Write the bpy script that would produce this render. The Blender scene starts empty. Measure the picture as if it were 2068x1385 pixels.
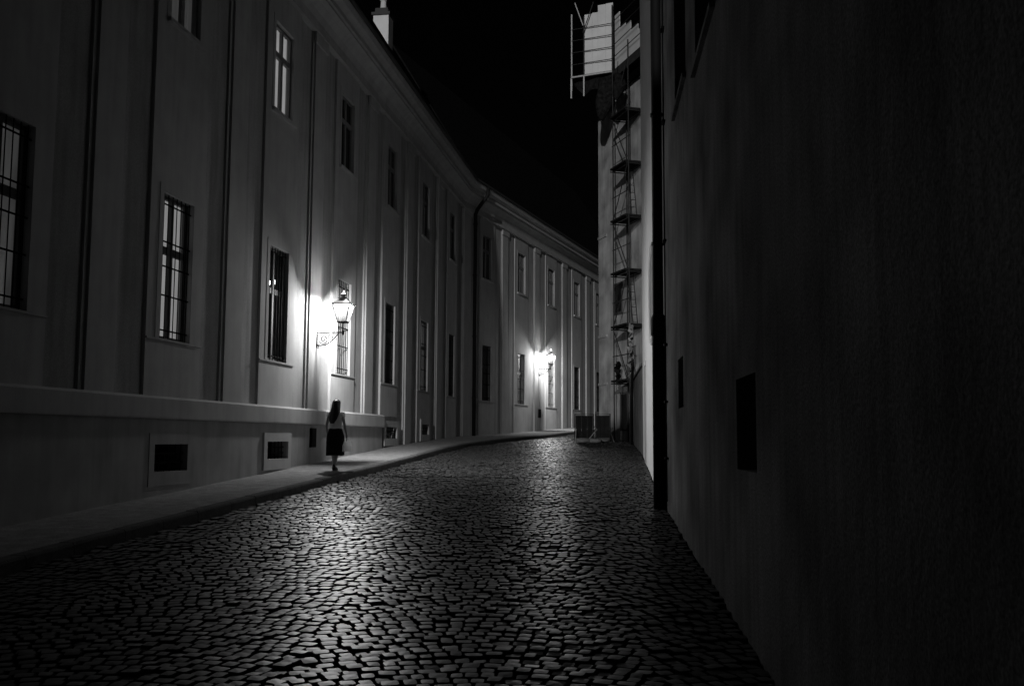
import bpy, bmesh, math, random
import numpy as np
from mathutils import Vector, Matrix
rnd = random.Random(7)
nr = np.random.default_rng(11)
sc = bpy.context.scene
col = sc.collection

# ------------------------------------------------------------------ camera
PITCH, ROLL = math.radians(5.4665), math.radians(0.28375)
cam = bpy.data.cameras.new('camera')
cam.sensor_width = 36; cam.lens = 36 * 1990 / 2068
cam.clip_start = 0.05; cam.clip_end = 2000
camo = bpy.data.objects.new('camera', cam); col.objects.link(camo)
cp, sp_, cr, sr = math.cos(PITCH), math.sin(PITCH), math.cos(ROLL), math.sin(ROLL)
right = Vector((cr, -sp_ * sr, cp * sr)); up = Vector((-sr, -sp_ * cr, cp * cr)); fwd = Vector((0, cp, sp_))
camo.matrix_world = Matrix(((right.x, up.x, -fwd.x, 0), (right.y, up.y, -fwd.y, 0), (right.z, up.z, -fwd.z, 0), (0, 0, 0, 1)))
sc.camera = camo

# ------------------------------------------------------------------ night sky, one low far floodlight as the sun lamp
SUN_EL, SUN_BEAR = math.radians(12.0), math.radians(9.3)
w = bpy.data.worlds.new('World'); sc.world = w; w.use_nodes = True
nt = w.node_tree; nt.nodes.clear()
sky = nt.nodes.new('ShaderNodeTexSky'); sky.sky_type = 'NISHITA'; sky.sun_disc = False
sky.sun_elevation = SUN_EL; sky.sun_rotation = math.pi + SUN_BEAR
bw = nt.nodes.new('ShaderNodeRGBToBW'); bg = nt.nodes.new('ShaderNodeBackground'); bg.inputs['Strength'].default_value = 0.00018
ow = nt.nodes.new('ShaderNodeOutputWorld')
nt.links.new(sky.outputs[0], bw.inputs[0]); nt.links.new(bw.outputs[0], bg.inputs[0]); nt.links.new(bg.outputs[0], ow.inputs[0])
sl = bpy.data.lights.new('sun', 'SUN'); sl.energy = 1.25; sl.angle = math.radians(0.5)
so = bpy.data.objects.new('sun', sl); col.objects.link(so)
sd = Vector((math.sin(SUN_BEAR) * math.cos(SUN_EL), math.cos(SUN_BEAR) * math.cos(SUN_EL), -math.sin(SUN_EL)))
so.rotation_euler = sd.to_track_quat('-Z', 'Y').to_euler(); so.location = (-10, -60, 30)
LAMP_W = 1450.0; FILL_W = 24.0
sc.view_settings.view_transform = 'Standard'; sc.view_settings.look = 'None'
sc.view_settings.exposure = 0; sc.view_settings.gamma = 1; sc.view_settings.use_curve_mapping = False
sc.render.engine = 'CYCLES'
cy = sc.cycles
cy.max_bounces = 8; cy.diffuse_bounces = 5; cy.glossy_bounces = 4; cy.transparent_max_bounces = 16
cy.transmission_bounces = 4; cy.sample_clamp_indirect = 1.0; cy.caustics_reflective = False; cy.caustics_refractive = False
cy.use_denoising = True; cy.denoiser = 'OPENIMAGEDENOISE'; cy.denoising_input_passes = 'RGB_ALBEDO_NORMAL'
cy.use_light_tree = True

# ------------------------------------------------------------------ materials
def mat(name, base=0.5, rough=0.85, spec=0.3, metal=0.0, var=0.0, scale=3.0, streak=0.0, bump=0.0, bscale=40.0, speck=0.0, spread=None):
    m = bpy.data.materials.new(name); m.use_nodes = True
    t = m.node_tree; N = t.nodes; L = t.links; N.clear()
    o = N.new('ShaderNodeOutputMaterial'); b = N.new('ShaderNodeBsdfPrincipled'); L.new(b.outputs[0], o.inputs[0])
    b.inputs['Base Color'].default_value = (base, base, base, 1); b.inputs['Roughness'].default_value = rough
    b.inputs['Specular IOR Level'].default_value = spec; b.inputs['Metallic'].default_value = metal
    tc = N.new('ShaderNodeTexCoord')
    v = None
    def noise(sc_, vec=None, det=5):
        n = N.new('ShaderNodeTexNoise'); n.inputs['Scale'].default_value = sc_; n.inputs['Detail'].default_value = det
        L.new(vec or tc.outputs['Object'], n.inputs['Vector']); return n.outputs['Fac']
    def ramp(f, a, c, lo, hi):
        r = N.new('ShaderNodeMapRange'); r.inputs['From Min'].default_value = a; r.inputs['From Max'].default_value = c
        r.inputs['To Min'].default_value = lo; r.inputs['To Max'].default_value = hi; L.new(f, r.inputs['Value']); return r.outputs[0]
    def mul(a, c):
        x = N.new('ShaderNodeMath'); x.operation = 'MULTIPLY'
        L.new(a, x.inputs[0])
        if isinstance(c, float): x.inputs[1].default_value = c
        else: L.new(c, x.inputs[1])
        return x.outputs[0]
    if var: v = ramp(noise(scale), 0.3, 0.7, 1 - var, 1 + var)
    if streak:
        mp = N.new('ShaderNodeMapping'); mp.inputs['Scale'].default_value = (1.0, 1.0, 0.09); L.new(tc.outputs['Object'], mp.inputs['Vector'])
        s1 = ramp(noise(6.0, mp.outputs[0], 6), 0.42, 0.68, 1.0, 1 - streak)
        v = mul(v, s1) if v else s1
    if speck:
        s2 = ramp(noise(60.0), 0.35, 0.65, 1 - speck, 1 + speck); v = mul(v, s2) if v else s2
    if spread:
        oi = N.new('ShaderNodeNewGeometry'); s3 = ramp(oi.outputs['Random Per Island'], 0, 1, 1 - spread, 1 + spread); v = mul(v, s3) if v else s3
    if v:
        v = mul(v, float(base)); L.new(v, b.inputs['Base Color'])
    if bump:
        bp = N.new('ShaderNodeBump'); bp.inputs['Strength'].default_value = 1.0; bp.inputs['Distance'].default_value = bump
        L.new(noise(bscale, None, 6), bp.inputs['Height']); L.new(bp.outputs[0], b.inputs['Normal'])
    return m

def glassy(name, transp=0.9, tint=0.9):
    m = bpy.data.materials.new(name); m.use_nodes = True
    t = m.node_tree; N = t.nodes; L = t.links; N.clear()
    o = N.new('ShaderNodeOutputMaterial'); tr = N.new('ShaderNodeBsdfTransparent'); tr.inputs[0].default_value = (tint, tint, tint, 1)
    gl = N.new('ShaderNodeBsdfGlossy'); gl.inputs['Roughness'].default_value = 0.04; gl.inputs[0].default_value = (0.9, 0.9, 0.9, 1)
    lw = N.new('ShaderNodeLayerWeight'); lw.inputs[0].default_value = .5
    pw = N.new('ShaderNodeMath'); pw.operation = 'POWER'; pw.inputs[1].default_value = 5.0; L.new(lw.outputs['Facing'], pw.inputs[0])
    fr = N.new('ShaderNodeMath'); fr.operation = 'MULTIPLY_ADD'; fr.inputs[1].default_value = .9; fr.inputs[2].default_value = .04; L.new(pw.outputs[0], fr.inputs[0])
    mx = N.new('ShaderNodeMixShader'); L.new(fr.outputs[0], mx.inputs[0]); L.new(tr.outputs[0], mx.inputs[1]); L.new(gl.outputs[0], mx.inputs[2])
    tc = N.new('ShaderNodeTexCoord'); n = N.new('ShaderNodeTexNoise'); n.inputs['Scale'].default_value = 2.5; L.new(tc.outputs['Object'], n.inputs['Vector'])
    bp = N.new('ShaderNodeBump'); bp.inputs['Distance'].default_value = 0.004; L.new(n.outputs['Fac'], bp.inputs['Height']); L.new(bp.outputs[0], gl.inputs['Normal'])
    L.new(mx.outputs[0], o.inputs[0]); return m

def emis(name, s, var=0.0, scale=8.0, base=0.5):
    m = bpy.data.materials.new(name); m.use_nodes = True
    t = m.node_tree; N = t.nodes; L = t.links
    b = N['Principled BSDF']; b.inputs['Base Color'].default_value = (base, base, base, 1); b.inputs['Roughness'].default_value = 0.9
    b.inputs['Emission Color'].default_value = (1, 1, 1, 1); b.inputs['Emission Strength'].default_value = s
    if var:
        tc = N.new('ShaderNodeTexCoord'); mp = N.new('ShaderNodeMapping'); mp.inputs['Scale'].default_value = (1, 1, .15)
        n = N.new('ShaderNodeTexNoise'); n.inputs['Scale'].default_value = scale
        r = N.new('ShaderNodeMapRange'); r.inputs['From Min'].default_value = .3; r.inputs['From Max'].default_value = .7
        r.inputs['To Min'].default_value = s * (1 - var); r.inputs['To Max'].default_value = s * (1 + var)
        L.new(tc.outputs['Object'], mp.inputs[0]); L.new(mp.outputs[0], n.inputs['Vector']); L.new(n.outputs['Fac'], r.inputs['Value']); L.new(r.outputs[0], b.inputs['Emission Strength'])
    m.cycles.emission_sampling = 'NONE'
    return m

M = {
 'plaster': mat('pale_plaster', .33, .9, 0.0, var=.10, scale=1.2, streak=.22, bump=.0014, bscale=26, speck=.12),
 'trim': mat('pale_trim_plaster', .36, .88, 0.0, var=.08, scale=2.0, streak=.10, bump=.0006, bscale=30),
 'plinth': mat('plinth_render', .29, .9, 0.0, var=.14, scale=1.6, streak=.14, bump=.0015, bscale=18),
 'old': mat('aged_plaster', .22, .93, 0.0, var=.42, scale=.8, streak=.22, bump=.007, bscale=16, speck=.32),
 'white': mat('whitewashed_plaster', .62, .85, 0.0, var=.06, scale=1.5, streak=.10, bump=.003, bscale=20),
 'tower': mat('patchy_plaster', .36, .9, 0.0, var=.42, scale=1.1, streak=.2, bump=.008, bscale=8),
 'low': mat('dark_render', .15, .9, 0.0, var=.25, scale=1.3, streak=.2, bump=.006, bscale=12),
 'roof': mat('dark_roof_tile', .010, .95, 0.0, var=.3, scale=8, bump=.01, bscale=10),
 'gutter': mat('zinc_gutter', .05, .7, .3, metal=.2),
 'pipe': mat('dark_pipe_paint', .010, .7, .15),
 'iron': mat('black_iron', .003, .8, .05),
 'wood': mat('window_paint', .30, .6, .3, var=.1, scale=5),
 'greywood': mat('grey_window_paint', .17, .7, .1, var=.1, scale=5),  # upper window frames, a darker grey than plain window paint
 'darkwood': mat('dark_window_paint', .06, .7, .3),
 'dark': mat('black_interior', .01, .95, 0.0),
 'blackglass': mat('dark_glass', .006, .06, .5, bump=.003, bscale=2.5),
 'curtain': mat('white_curtain', .45, .9, 0.0, var=.15, scale=6),
 'granite': mat('granite_sett', .055, .42, .17, var=.22, scale=9, speck=.22, bump=.0012, bscale=45, spread=.50),
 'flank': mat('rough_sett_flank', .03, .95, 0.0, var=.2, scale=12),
 'joint': mat('joint_sand', .03, .95, 0.0, var=.3, scale=20, bump=.004, bscale=50),
 'kerb': mat('kerb_granite', .11, .7, 0.0, var=.15, scale=6, speck=.2, bump=.003, bscale=50),
 'pave': mat('pavement_mosaic', .21, .8, 0.0, var=.2, scale=5, speck=.28, bump=.003, bscale=24),
 'ground': mat('bare_ground', .05, .95, 0.0, var=.3, scale=1),
 'plank': mat('grey_planks', .02, .9, 0.0, var=.3, scale=6),
 'steel': mat('dull_steel_tube', .03, .6, .2, metal=.3),
 'galv': mat('galvanised_tube', .5, .6, .3),
 'board': mat('white_hoarding', .62, .8, 0.0, var=.10, scale=1.5),
 'net': mat('dark_netting', .014, .95, 0.0, var=.5, scale=9, bump=.03, bscale=8),
 'sheet': mat('pale_plastic_sheet', .22, .5, .4, var=.3, scale=7),
 'chim': mat('white_chimney_render', .70, .85, 0.0, var=.06, scale=3),
 'skin': mat('skin', .28, .6, .3), 'hair': mat('dark_hair', .012, .42, .45, bump=.004, bscale=60),
 'skirt': mat('black_skirt', .010, .95, .05), 'top': mat('pale_blouse', .34, .9, .1, var=.12, scale=12),
 'shoe': mat('black_shoes', .012, .5, .3), 'bag': mat('white_bag', .75, .7, .2), 
 'board_dark': mat('dark_board', .03, .8, .2, var=.3, scale=5),
 'sand': mat('sandbag_cloth', .34, .9, 0.0, var=.3, scale=10, bump=.01, bscale=20),
 'glass': glassy('window_glass'), 'lampglass': None,
 'lit': emis('lit_blind', .23, .10, 10), 'lit_dim': emis('lit_blind_dim', .035, .35, 8), 'lit_mid': emis('lit_blind_low', .30, .15, 9), 'lit_hi': emis('lit_blind_bright', .26, .12, 6),
 'bulb': emis('chandelier_bulb', 14.0), 'flame': emis('lamp_burner', 25.0),
}
# lantern glass: mostly clear, slightly milky, so that the light inside makes it glow
def lamp_glass(name='milky_lantern_glass', tint=1.0):
    m = bpy.data.materials.new(name); m.use_nodes = True
    t = m.node_tree; N = t.nodes; L = t.links; N.clear()
    o = N.new('ShaderNodeOutputMaterial'); tr = N.new('ShaderNodeBsdfTransparent'); tl = N.new('ShaderNodeBsdfTranslucent'); tl.inputs[0].default_value = (.8, .8, .8, 1); tr.inputs[0].default_value = (tint, tint, tint, 1)
    mx = N.new('ShaderNodeMixShader'); mx.inputs[0].default_value = .004
    L.new(tr.outputs[0], mx.inputs[1]); L.new(tl.outputs[0], mx.inputs[2]); L.new(mx.outputs[0], o.inputs[0]); return m
M['lampglass'] = lamp_glass(); M['backglass'] = lamp_glass('dimming_back_glass', .30); M['dimglass'] = lamp_glass('dimming_side_glass', .46)  # tint added to back and near-side panes to cut light on wall and foreground

# ------------------------------------------------------------------ mesh helpers
class MB:
    def __init__(s, f=None): s.v = []; s.f = []; s.fn = f or (lambda p: p)
    def add(s, vs, fs):
        o = len(s.v); s.v += [tuple(s.fn(p)) for p in vs]; s.f += [tuple(i + o for i in q) for q in fs]; return s
    def quad(s, a, b, c, d): return s.add([a, b, c, d], [(0, 1, 2, 3)])
    def box(s, x0, x1, y0, y1, z0, z1):
        return s.add([(x0, y0, z0), (x1, y0, z0), (x1, y1, z0), (x0, y1, z0), (x0, y0, z1), (x1, y0, z1), (x1, y1, z1), (x0, y1, z1)],
                     [(0, 3, 2, 1), (4, 5, 6, 7), (0, 1, 5, 4), (1, 2, 6, 5), (2, 3, 7, 6), (3, 0, 4, 7)])
    def prism(s, prof, x0, x1):       # prof: list of (y,z)
        n = len(prof); vs = [(x0, y, z) for y, z in prof] + [(x1, y, z) for y, z in prof]
        return s.add(vs, [tuple(range(n))[::-1], tuple(range(n, 2 * n))] + [(i, (i + 1) % n, n + (i + 1) % n, n + i) for i in range(n)])
    def loft(s, rings, cap=True):
        n = len(rings[0]); vs = [p for r in rings for p in r]; fs = []
        for k in range(len(rings) - 1):
            for i in range(n): fs.append((k * n + i, k * n + (i + 1) % n, (k + 1) * n + (i + 1) % n, (k + 1) * n + i))
        if cap: fs += [tuple(range(n))[::-1], tuple(range((len(rings) - 1) * n, len(rings) * n))]
        return s.add(vs, fs)
    def tube(s, pts, r, seg=8):
        pts = [Vector(p) for p in pts]; rings = []
        rr = r if isinstance(r, (list, tuple)) else [r] * len(pts)
        prev = None
        for i, p in enumerate(pts):
            t = (pts[min(i + 1, len(pts) - 1)] - pts[max(i - 1, 0)]).normalized()
            a = prev if prev is not None and abs(prev.dot(t)) < .95 else (Vector((0, 0, 1)) if abs(t.z) < .9 else Vector((1, 0, 0)))
            u = (a - t * a.dot(t)).normalized(); prev = u; vv = t.cross(u)
            rings.append([tuple(p + (u * math.cos(2 * math.pi * k / seg) + vv * math.sin(2 * math.pi * k / seg)) * rr[i]) for k in range(seg)])
        return s.loft(rings)
    def lathe(s, prof, c=(0, 0, 0), seg=16):
        return s.loft([[(c[0] + r * math.cos(2 * math.pi * k / seg), c[1] + r * math.sin(2 * math.pi * k / seg), c[2] + z) for k in range(seg)] for r, z in prof])
    def mesh(s, name, m, smooth=False):
        me = bpy.data.meshes.new(name); me.from_pydata(s.v, [], s.f); me.materials.append(m)
        if smooth: me.polygons.foreach_set('use_smooth', [True] * len(me.polygons))
        bm = bmesh.new(); bm.from_mesh(me); bmesh.ops.recalc_face_normals(bm, faces=bm.faces[:]); bm.to_mesh(me); bm.free()
        me.update(); return me
    def build(s, name, m, parent=None, smooth=False):
        return link(name, s.mesh(name, m, smooth), parent)
def link(name, me, parent=None, loc=None):
    o = bpy.data.objects.new(name, me); col.objects.link(o)
    if parent: o.parent = parent
    if loc: o.location = loc
    return o
def tag(o, label, cat, group=None, kind=None):
    if label: o['label'] = label
    if cat: o['category'] = cat
    if group: o['group'] = group
    if kind: o['kind'] = kind
    return o
def thing(name, label, cat, loc=(0, 0, 0), rz=0, group=None):
    o = bpy.data.objects.new(name, None); col.objects.link(o); o.location = loc; o.rotation_euler = (0, 0, rz); o.empty_display_size = .2
    return tag(o, label, cat, group)

# ------------------------------------------------------------------ ground profile (eye level is z = 0)
PY = [-200, 0, 17, 25, 30, 37, 44, 55, 75, 300]; PZ = [-4.0, -1.65, -.90, -.52, -.28, -.05, .12, .55, 1.2, 4.0]
def P(y): return float(np.interp(y, PY, PZ))
def R(y): return P(y) - .12
KY = [-40, 0, 15.35, 19.2, 22, 26.1, 33, 39, 48.2, 62, 72]; KX = [-12.2, -6.36, -4.12, -3.56, -3.07, -2.42, -1.35, .37, 2.96, 8.0, 11.8]
def kerb(y): return float(np.interp(y, KY, KX))
RY = [-40, 0, 16, 27.7, 35.5, 35.8, 36.0, 41, 41.3, 47, 62, 72]; RX = [-2.25, 1.11, 2.454, 3.68, 4.37, 4.37, 5.2, 3.65, 8, 10, 15, 19]
def rightx(y): return float(np.interp(y, RY, RX))
B1, B2 = math.atan(.14868), math.atan(.37188)
def wallx(y): return -8.065 + .14868 * y if y < 40.38 else -17.078 + .37188 * y

# ground sheet, road bed, pavement
ys = sorted(set([-150] + list(np.arange(-40, 80, 1.0)) + [100, 150, 200, 300]))
g = MB(); vs = []; fs = []
xs = [-250, -60, -30, -15, 0, 15, 30, 60, 250]
for y in ys:
    for x in xs: vs.append((x, y, P(y) - .30))
for j in range(len(ys) - 1):
    for i in range(len(xs) - 1): a = j * len(xs) + i; fs.append((a, a + 1, a + 1 + len(xs), a + len(xs)))
g.add(vs, fs); tag(g.build('ground', M['ground']), None, None, kind='structure')
road = MB(); yy = list(np.arange(-38, 70.1, .5))
vs = []; fs = []
for y in yy: vs += [(kerb(y) - .05, y, R(y) - .035), (rightx(y) + .3, y, R(y) - .035)]
for j in range(len(yy) - 1): fs.append((2 * j, 2 * j + 1, 2 * j + 3, 2 * j + 2))
road.add(vs, fs); roado = road.build('road', M['joint']); tag(roado, None, None, kind='structure')
pv = MB(); vs = []; fs = []
for y in yy:
    k = kerb(y) - .15; wx = wallx(y) - .3
    for t in (0, .33, .66, 1): vs.append((k + (wx - k) * t, y, P(y) + .006 * math.sin(y * 1.7 + t * 3)))
for j in range(len(yy) - 1):
    for i in range(3): a = 4 * j + i; fs.append((a, a + 1, a + 5, a + 4))
pv.add(vs, fs); pavo = pv.build('pavement', M['pave']); tag(pavo, None, None, kind='structure')
# kerb stones, each its own
y = -6.0; nk = 0
while y < 64:
    L_ = rnd.uniform(.8, 1.15); y1 = y + L_
    a = Vector((kerb(y), y, P(y))); b = Vector((kerb(y1), y1, P(y1))); d = (b - a).normalized(); nrm = Vector((d.y, -d.x, 0)).normalized()
    ln = (b - a).length
    jz = rnd.uniform(-.006, .008)
    q = MB(lambda p, a=a, d=d, nrm=nrm, jz=jz: a + d * p[0] + nrm * p[1] + Vector((0, 0, p[2] + jz)))
    q.loft([[(x_, -.17, -.3), (x_, .02, -.3), (x_, .012, -.022), (x_, -.008, .006), (x_, -.17, .006)] for x_ in (.006, ln - .006)])
    q.build('kerb_stone', M['kerb'], pavo); y = y1

# ------------------------------------------------------------------ cobbles
def seamdist(x, y):
    o = np.ones_like(x) * 9
    for (p0, p1) in (((-3.3, 21.1), (2.0, 20.55)), ((-3.2, 22.2), (1.9, 26.1))):
        p0 = np.array(p0); p1 = np.array(p1); d = p1 - p0; Ld = np.hypot(*d); d = d / Ld
        t = (x - p0[0]) * d[0] + (y - p0[1]) * d[1]; q = np.abs((x - p0[0]) * -d[1] + (y - p0[1]) * d[0])
        o = np.minimum(o, np.where((t > -.2) & (t < Ld + .2), q, 9))
    return o
rows = []
pitch = .116
j = 0; y = 1.5
while y < 63:
    xa = min(kerb(y), kerb(y + 1)) ; xb = max(rightx(y), rightx(y + .6))
    x = xa + nr.uniform(0, .08)
    sh = nr.uniform(-.012, .012)
    while x < xb:
        wd = nr.uniform(.092, .148)
        cx = x + wd / 2; ph = cx / 2.1 - .12 * y * 0
        arc = .30 * abs(math.sin(math.pi * (cx + 6) / 2.3)); sl_ = .30 * math.pi / 2.3 * math.cos(math.pi * (cx + 6) / 2.3) * (1 if math.sin(math.pi * (cx + 6) / 2.3) > 0 else -1)
        rows.append((cx, y + arc + sh + nr.normal(0, .005), wd, pitch * nr.uniform(.90, 1.06), math.atan(sl_) + nr.normal(0, .05)))
        x += wd
    y += pitch * nr.uniform(.97, 1.05) 
S = np.array(rows)
ku = np.interp(S[:, 1], KY, KX); ru = np.interp(S[:, 1], RY, RX)
ok = (S[:, 0] > ku + .07) & (S[:, 0] < ru - .02) & (seamdist(S[:, 0], S[:, 1]) > .075)
S = S[ok]; n = len(S)
tx = nr.normal(0, .022, n); ty = nr.normal(0, .028, n); zj = nr.normal(0, .0055, n) + .006 * np.sin(S[:, 0] * 2.3 + S[:, 1] * 1.1)
zb = np.interp(S[:, 1], PY, PZ) - .12
slope = (np.interp(S[:, 1] + .2, PY, PZ) - np.interp(S[:, 1] - .2, PY, PZ)) / .4
# template: 4 bottom, 8 shoulder, 8 top ring, 1 crown
def template(hx, hy, rng):
    gap = .0045
    hx = hx / 2 - gap; hy = hy / 2 - gap
    k = .72
    def octo(sx, sy, z):
        c = [(1, k), (k, 1), (-k, 1), (-1, k), (-1, -k), (-k, -1), (k, -1), (1, -k)]
        return [(sx * a, sy * b, z) for a, b in c]
    r0 = [(a * 1.0, b, z) for a, b, z in octo(hx, hy, -.06)]
    r1 = octo(hx, hy, -.007); r2 = octo(hx * .86, hy * .84, -.001)
    v = np.array(r0 + r1 + r2 + [(0, 0, .001)])
    v[:24, :2] *= 1 + rng.normal(0, .045, (24, 1)) * np.repeat([[0.]] * 1, 24, 0) + np.tile(rng.normal(0, .05, (8, 1)), (3, 1))
    return v
F = []
for a in range(2):
    for i in range(8): F.append((a * 8 + i, a * 8 + (i + 1) % 8, (a + 1) * 8 + (i + 1) % 8, (a + 1) * 8 + i))
T3 = [(16 + i, 16 + (i + 1) % 8, 24) for i in range(8)]
# the 300 largest in the picture: nearest ones inside the frame
Yc, Xc = S[:, 1], S[:, 0]
vis = (Yc > 6.15) & (Xc / Yc > -.34) & (Xc / Yc < .24)
idx = np.where(vis)[0]; idx = idx[np.argsort(Yc[idx])][:300]
sel = np.zeros(n, bool); sel[idx] = True
tmpl = [template(.13, .128, nr) for _ in range(12)]
tm = []
for t in tmpl:
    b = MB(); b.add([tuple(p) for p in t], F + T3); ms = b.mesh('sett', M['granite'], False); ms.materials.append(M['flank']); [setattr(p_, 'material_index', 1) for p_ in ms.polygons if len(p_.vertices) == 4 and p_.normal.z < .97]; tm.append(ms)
for i in idx:
    o = link('sett', tm[int(nr.integers(12))], roado, (S[i, 0], S[i, 1], zb[i] + zj[i]))
    o.scale = (S[i, 2] / .13, S[i, 3] / .128, 1); o.rotation_euler = (ty[i] + math.atan(slope[i]), tx[i], S[i, 4])
rest = np.where(~sel)[0]; nn = len(rest)
tv = np.stack([tmpl[k] for k in nr.integers(0, 12, nn)])          # nn,25,3
tv[:, :, 0] *= (S[rest, 2] / .13)[:, None]; tv[:, :, 1] *= (S[rest, 3] / .128)[:, None]
tv[:, :, 2] += tv[:, :, 0] * -tx[rest][:, None] + tv[:, :, 1] * (ty[rest] + slope[rest])[:, None]
c_, s_ = np.cos(S[rest, 4])[:, None], np.sin(S[rest, 4])[:, None]
vx = tv[:, :, 0] * c_ - tv[:, :, 1] * s_ + S[rest, 0][:, None]; vy = tv[:, :, 0] * s_ + tv[:, :, 1] * c_ + S[rest, 1][:, None]
vz = tv[:, :, 2] + (zb + zj)[rest][:, None]
V = np.stack([vx, vy, vz], 2).reshape(-1, 3)
off = (np.arange(nn) * 25)[:, None, None]
Q = (np.array(F)[None] + off).reshape(-1, 4); T = (np.array(T3)[None] + off).reshape(-1, 3)
me = bpy.data.meshes.new('sett_field'); me.vertices.add(len(V)); me.vertices.foreach_set('co', V.astype(np.float32).ravel())
me.loops.add(Q.size + T.size); me.loops.foreach_set('vertex_index', np.concatenate([Q.ravel(), T.ravel()]).astype(np.int32))
me.polygons.add(len(Q) + len(T)); st = np.concatenate([np.arange(len(Q)) * 4, len(Q) * 4 + np.arange(len(T)) * 3]).astype(np.int32)
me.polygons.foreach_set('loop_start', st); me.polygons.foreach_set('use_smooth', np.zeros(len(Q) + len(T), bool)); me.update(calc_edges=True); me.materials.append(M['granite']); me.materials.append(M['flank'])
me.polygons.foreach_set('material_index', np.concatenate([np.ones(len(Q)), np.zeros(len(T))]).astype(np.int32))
o = link('sett_field', me, roado); o['kind'] = 'stuff'

# ------------------------------------------------------------------ facades: local x along the wall, n out towards the street, z up
def sheet_with_holes(mb, s0, s1, z0, z1, n, holes, back=None):
    sx = sorted({s0, s1, *[h[0] for h in holes if s0 < h[0] < s1], *[h[1] for h in holes if s0 < h[1] < s1]})
    zx = sorted({z0, z1, *[h[2] for h in holes if z0 < h[2] < z1], *[h[3] for h in holes if z0 < h[3] < z1]})
    for i in range(len(sx) - 1):
        for k in range(len(zx) - 1):
            cs, cz = (sx[i] + sx[i + 1]) / 2, (zx[k] + zx[k + 1]) / 2
            if any(h[0] < cs < h[1] and h[2] < cz < h[3] for h in holes): continue
            mb.quad((sx[i], n, zx[k]), (sx[i + 1], n, zx[k]), (sx[i + 1], n, zx[k + 1]), (sx[i], n, zx[k + 1]))
    if back is not None:
        for h in holes:
            a, b, c, d = h; 
            mb.quad((a, n, c), (b, n, c), (b, back, c), (a, back, c)); mb.quad((a, n, d), (b, n, d), (b, back, d), (a, back, d))
            mb.quad((a, n, c), (a, n, d), (a, back, d), (a, back, c)); mb.quad((b, n, c), (b, n, d), (b, back, d), (b, back, c))

_bars = {}
def window(root, fn, s0, s1, z0, z1, n, kind='dark', bars=0, rails=(), trans=.62, frame='wood', sill=False, indiv=False, curtain=None, thick=.055):
    """frame (window) > pane, bar, curtain, sill"""
    f = MB(fn); t = thick
    f.box(s0, s0 + t, n - .03, n + .03, z0, z1); f.box(s1 - t, s1, n - .03, n + .03, z0, z1)
    f.box(s0 + t, s1 - t, n - .03, n + .03, z0, z0 + t); f.box(s0 + t, s1 - t, n - .03, n + .03, z1 - t, z1)
    cm = (s0 + s1) / 2; zt = z0 + (z1 - z0) * trans
    f.box(s0 + t, s1 - t, n - .025, n + .04, zt - .06, zt + .06)
    f.box(cm - .055, cm + .055, n - .025, n + .036, z0 + t, zt - .06); f.box(cm - .045, cm + .045, n - .025, n + .036, zt + .06, z1 - t)
    w_ = f.build('window', M[frame], root)
    for (a, b) in ((s0 + t, cm - .05), (cm + .05, s1 - t)):
        for (c, d) in ((z0 + t, zt - .06), (zt + .06, z1 - t)):
            pn = MB(fn); pn.quad((a, n - .004, c), (b, n - .004, c), (b, n - .004, d), (a, n - .004, d))
            pn.build('pane', M['blackglass'] if kind == 'dark' else M['glass'], w_)
    if kind != 'dark' and curtain:
        cb = MB(fn); k = 28; vs = []
        for i in range(k + 1):
            x = s0 + (s1 - s0) * i / k; q = n - .09 + .018 * math.sin(i * 1.9) + .008 * math.sin(i * 4.1)
            vs += [(x, q, z0), (x, q, z1)]
        cb.add(vs, [(2 * i, 2 * i + 2, 2 * i + 3, 2 * i + 1) for i in range(k)])
        cb.build('curtain', M[curtain], w_)
        bk = MB(fn); bk.box(s0 - .05, s1 + .05, n - .4, n - .3, z0 - .05, z1 + .05); bk.build('room_back', M['dark'], w_)
    if bars:
        nb = n + .11
        for i in range(bars):
            x = s0 + (s1 - s0) * (i + .6) / (bars + .2)
            b = MB(fn); b.tube([(x, nb, z0 - .0), (x, nb, z1 - .0)], .0085, 6); b.build('bar', M['iron'], w_)
        for r_ in rails:
            zz = z0 + (z1 - z0) * r_
            b = MB(fn); b.box(s0, s1, nb - .014, nb - .006, zz - .013, zz + .013); b.build('crossbar', M['iron'], w_)
    if sill:
        b = MB(fn); b.box(s0 - .12, s1 + .12, 0, .07, z0 - .075, z0 - .005); b.build('sill', M['trim'], w_)
    return w_

CE = .60; EZ = 10.70
def cornice(fn_mesh, root, s0, s1, ez, trims):
    c = MB(fn_mesh)
    c.prism([(-.1, 9.55), (.09, 9.55), (.09, 9.68), (.05, 9.70), (.06, 9.82), (.12, 9.98), (.24, 10.12), (.34, 10.18), (.34, 10.24), (.40, 10.24), (.40, 10.36), (.36, 10.37), (.46, 10.46), (.52, 10.48), (CE - .04, 10.60), (CE - .04, ez - .06), (-.1, ez - .06)], s0, s1)
    c.build('cornice', M['trim'], root)
    gmb = MB(fn_mesh); gmb.prism([(CE - .10, ez - .055), (CE + .01, ez - .055), (CE + .03, ez - .02), (CE + .03, ez + .03), (CE - .10, ez + .03)], s0, s1); gmb.build('gutter', M['gutter'], root)

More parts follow.
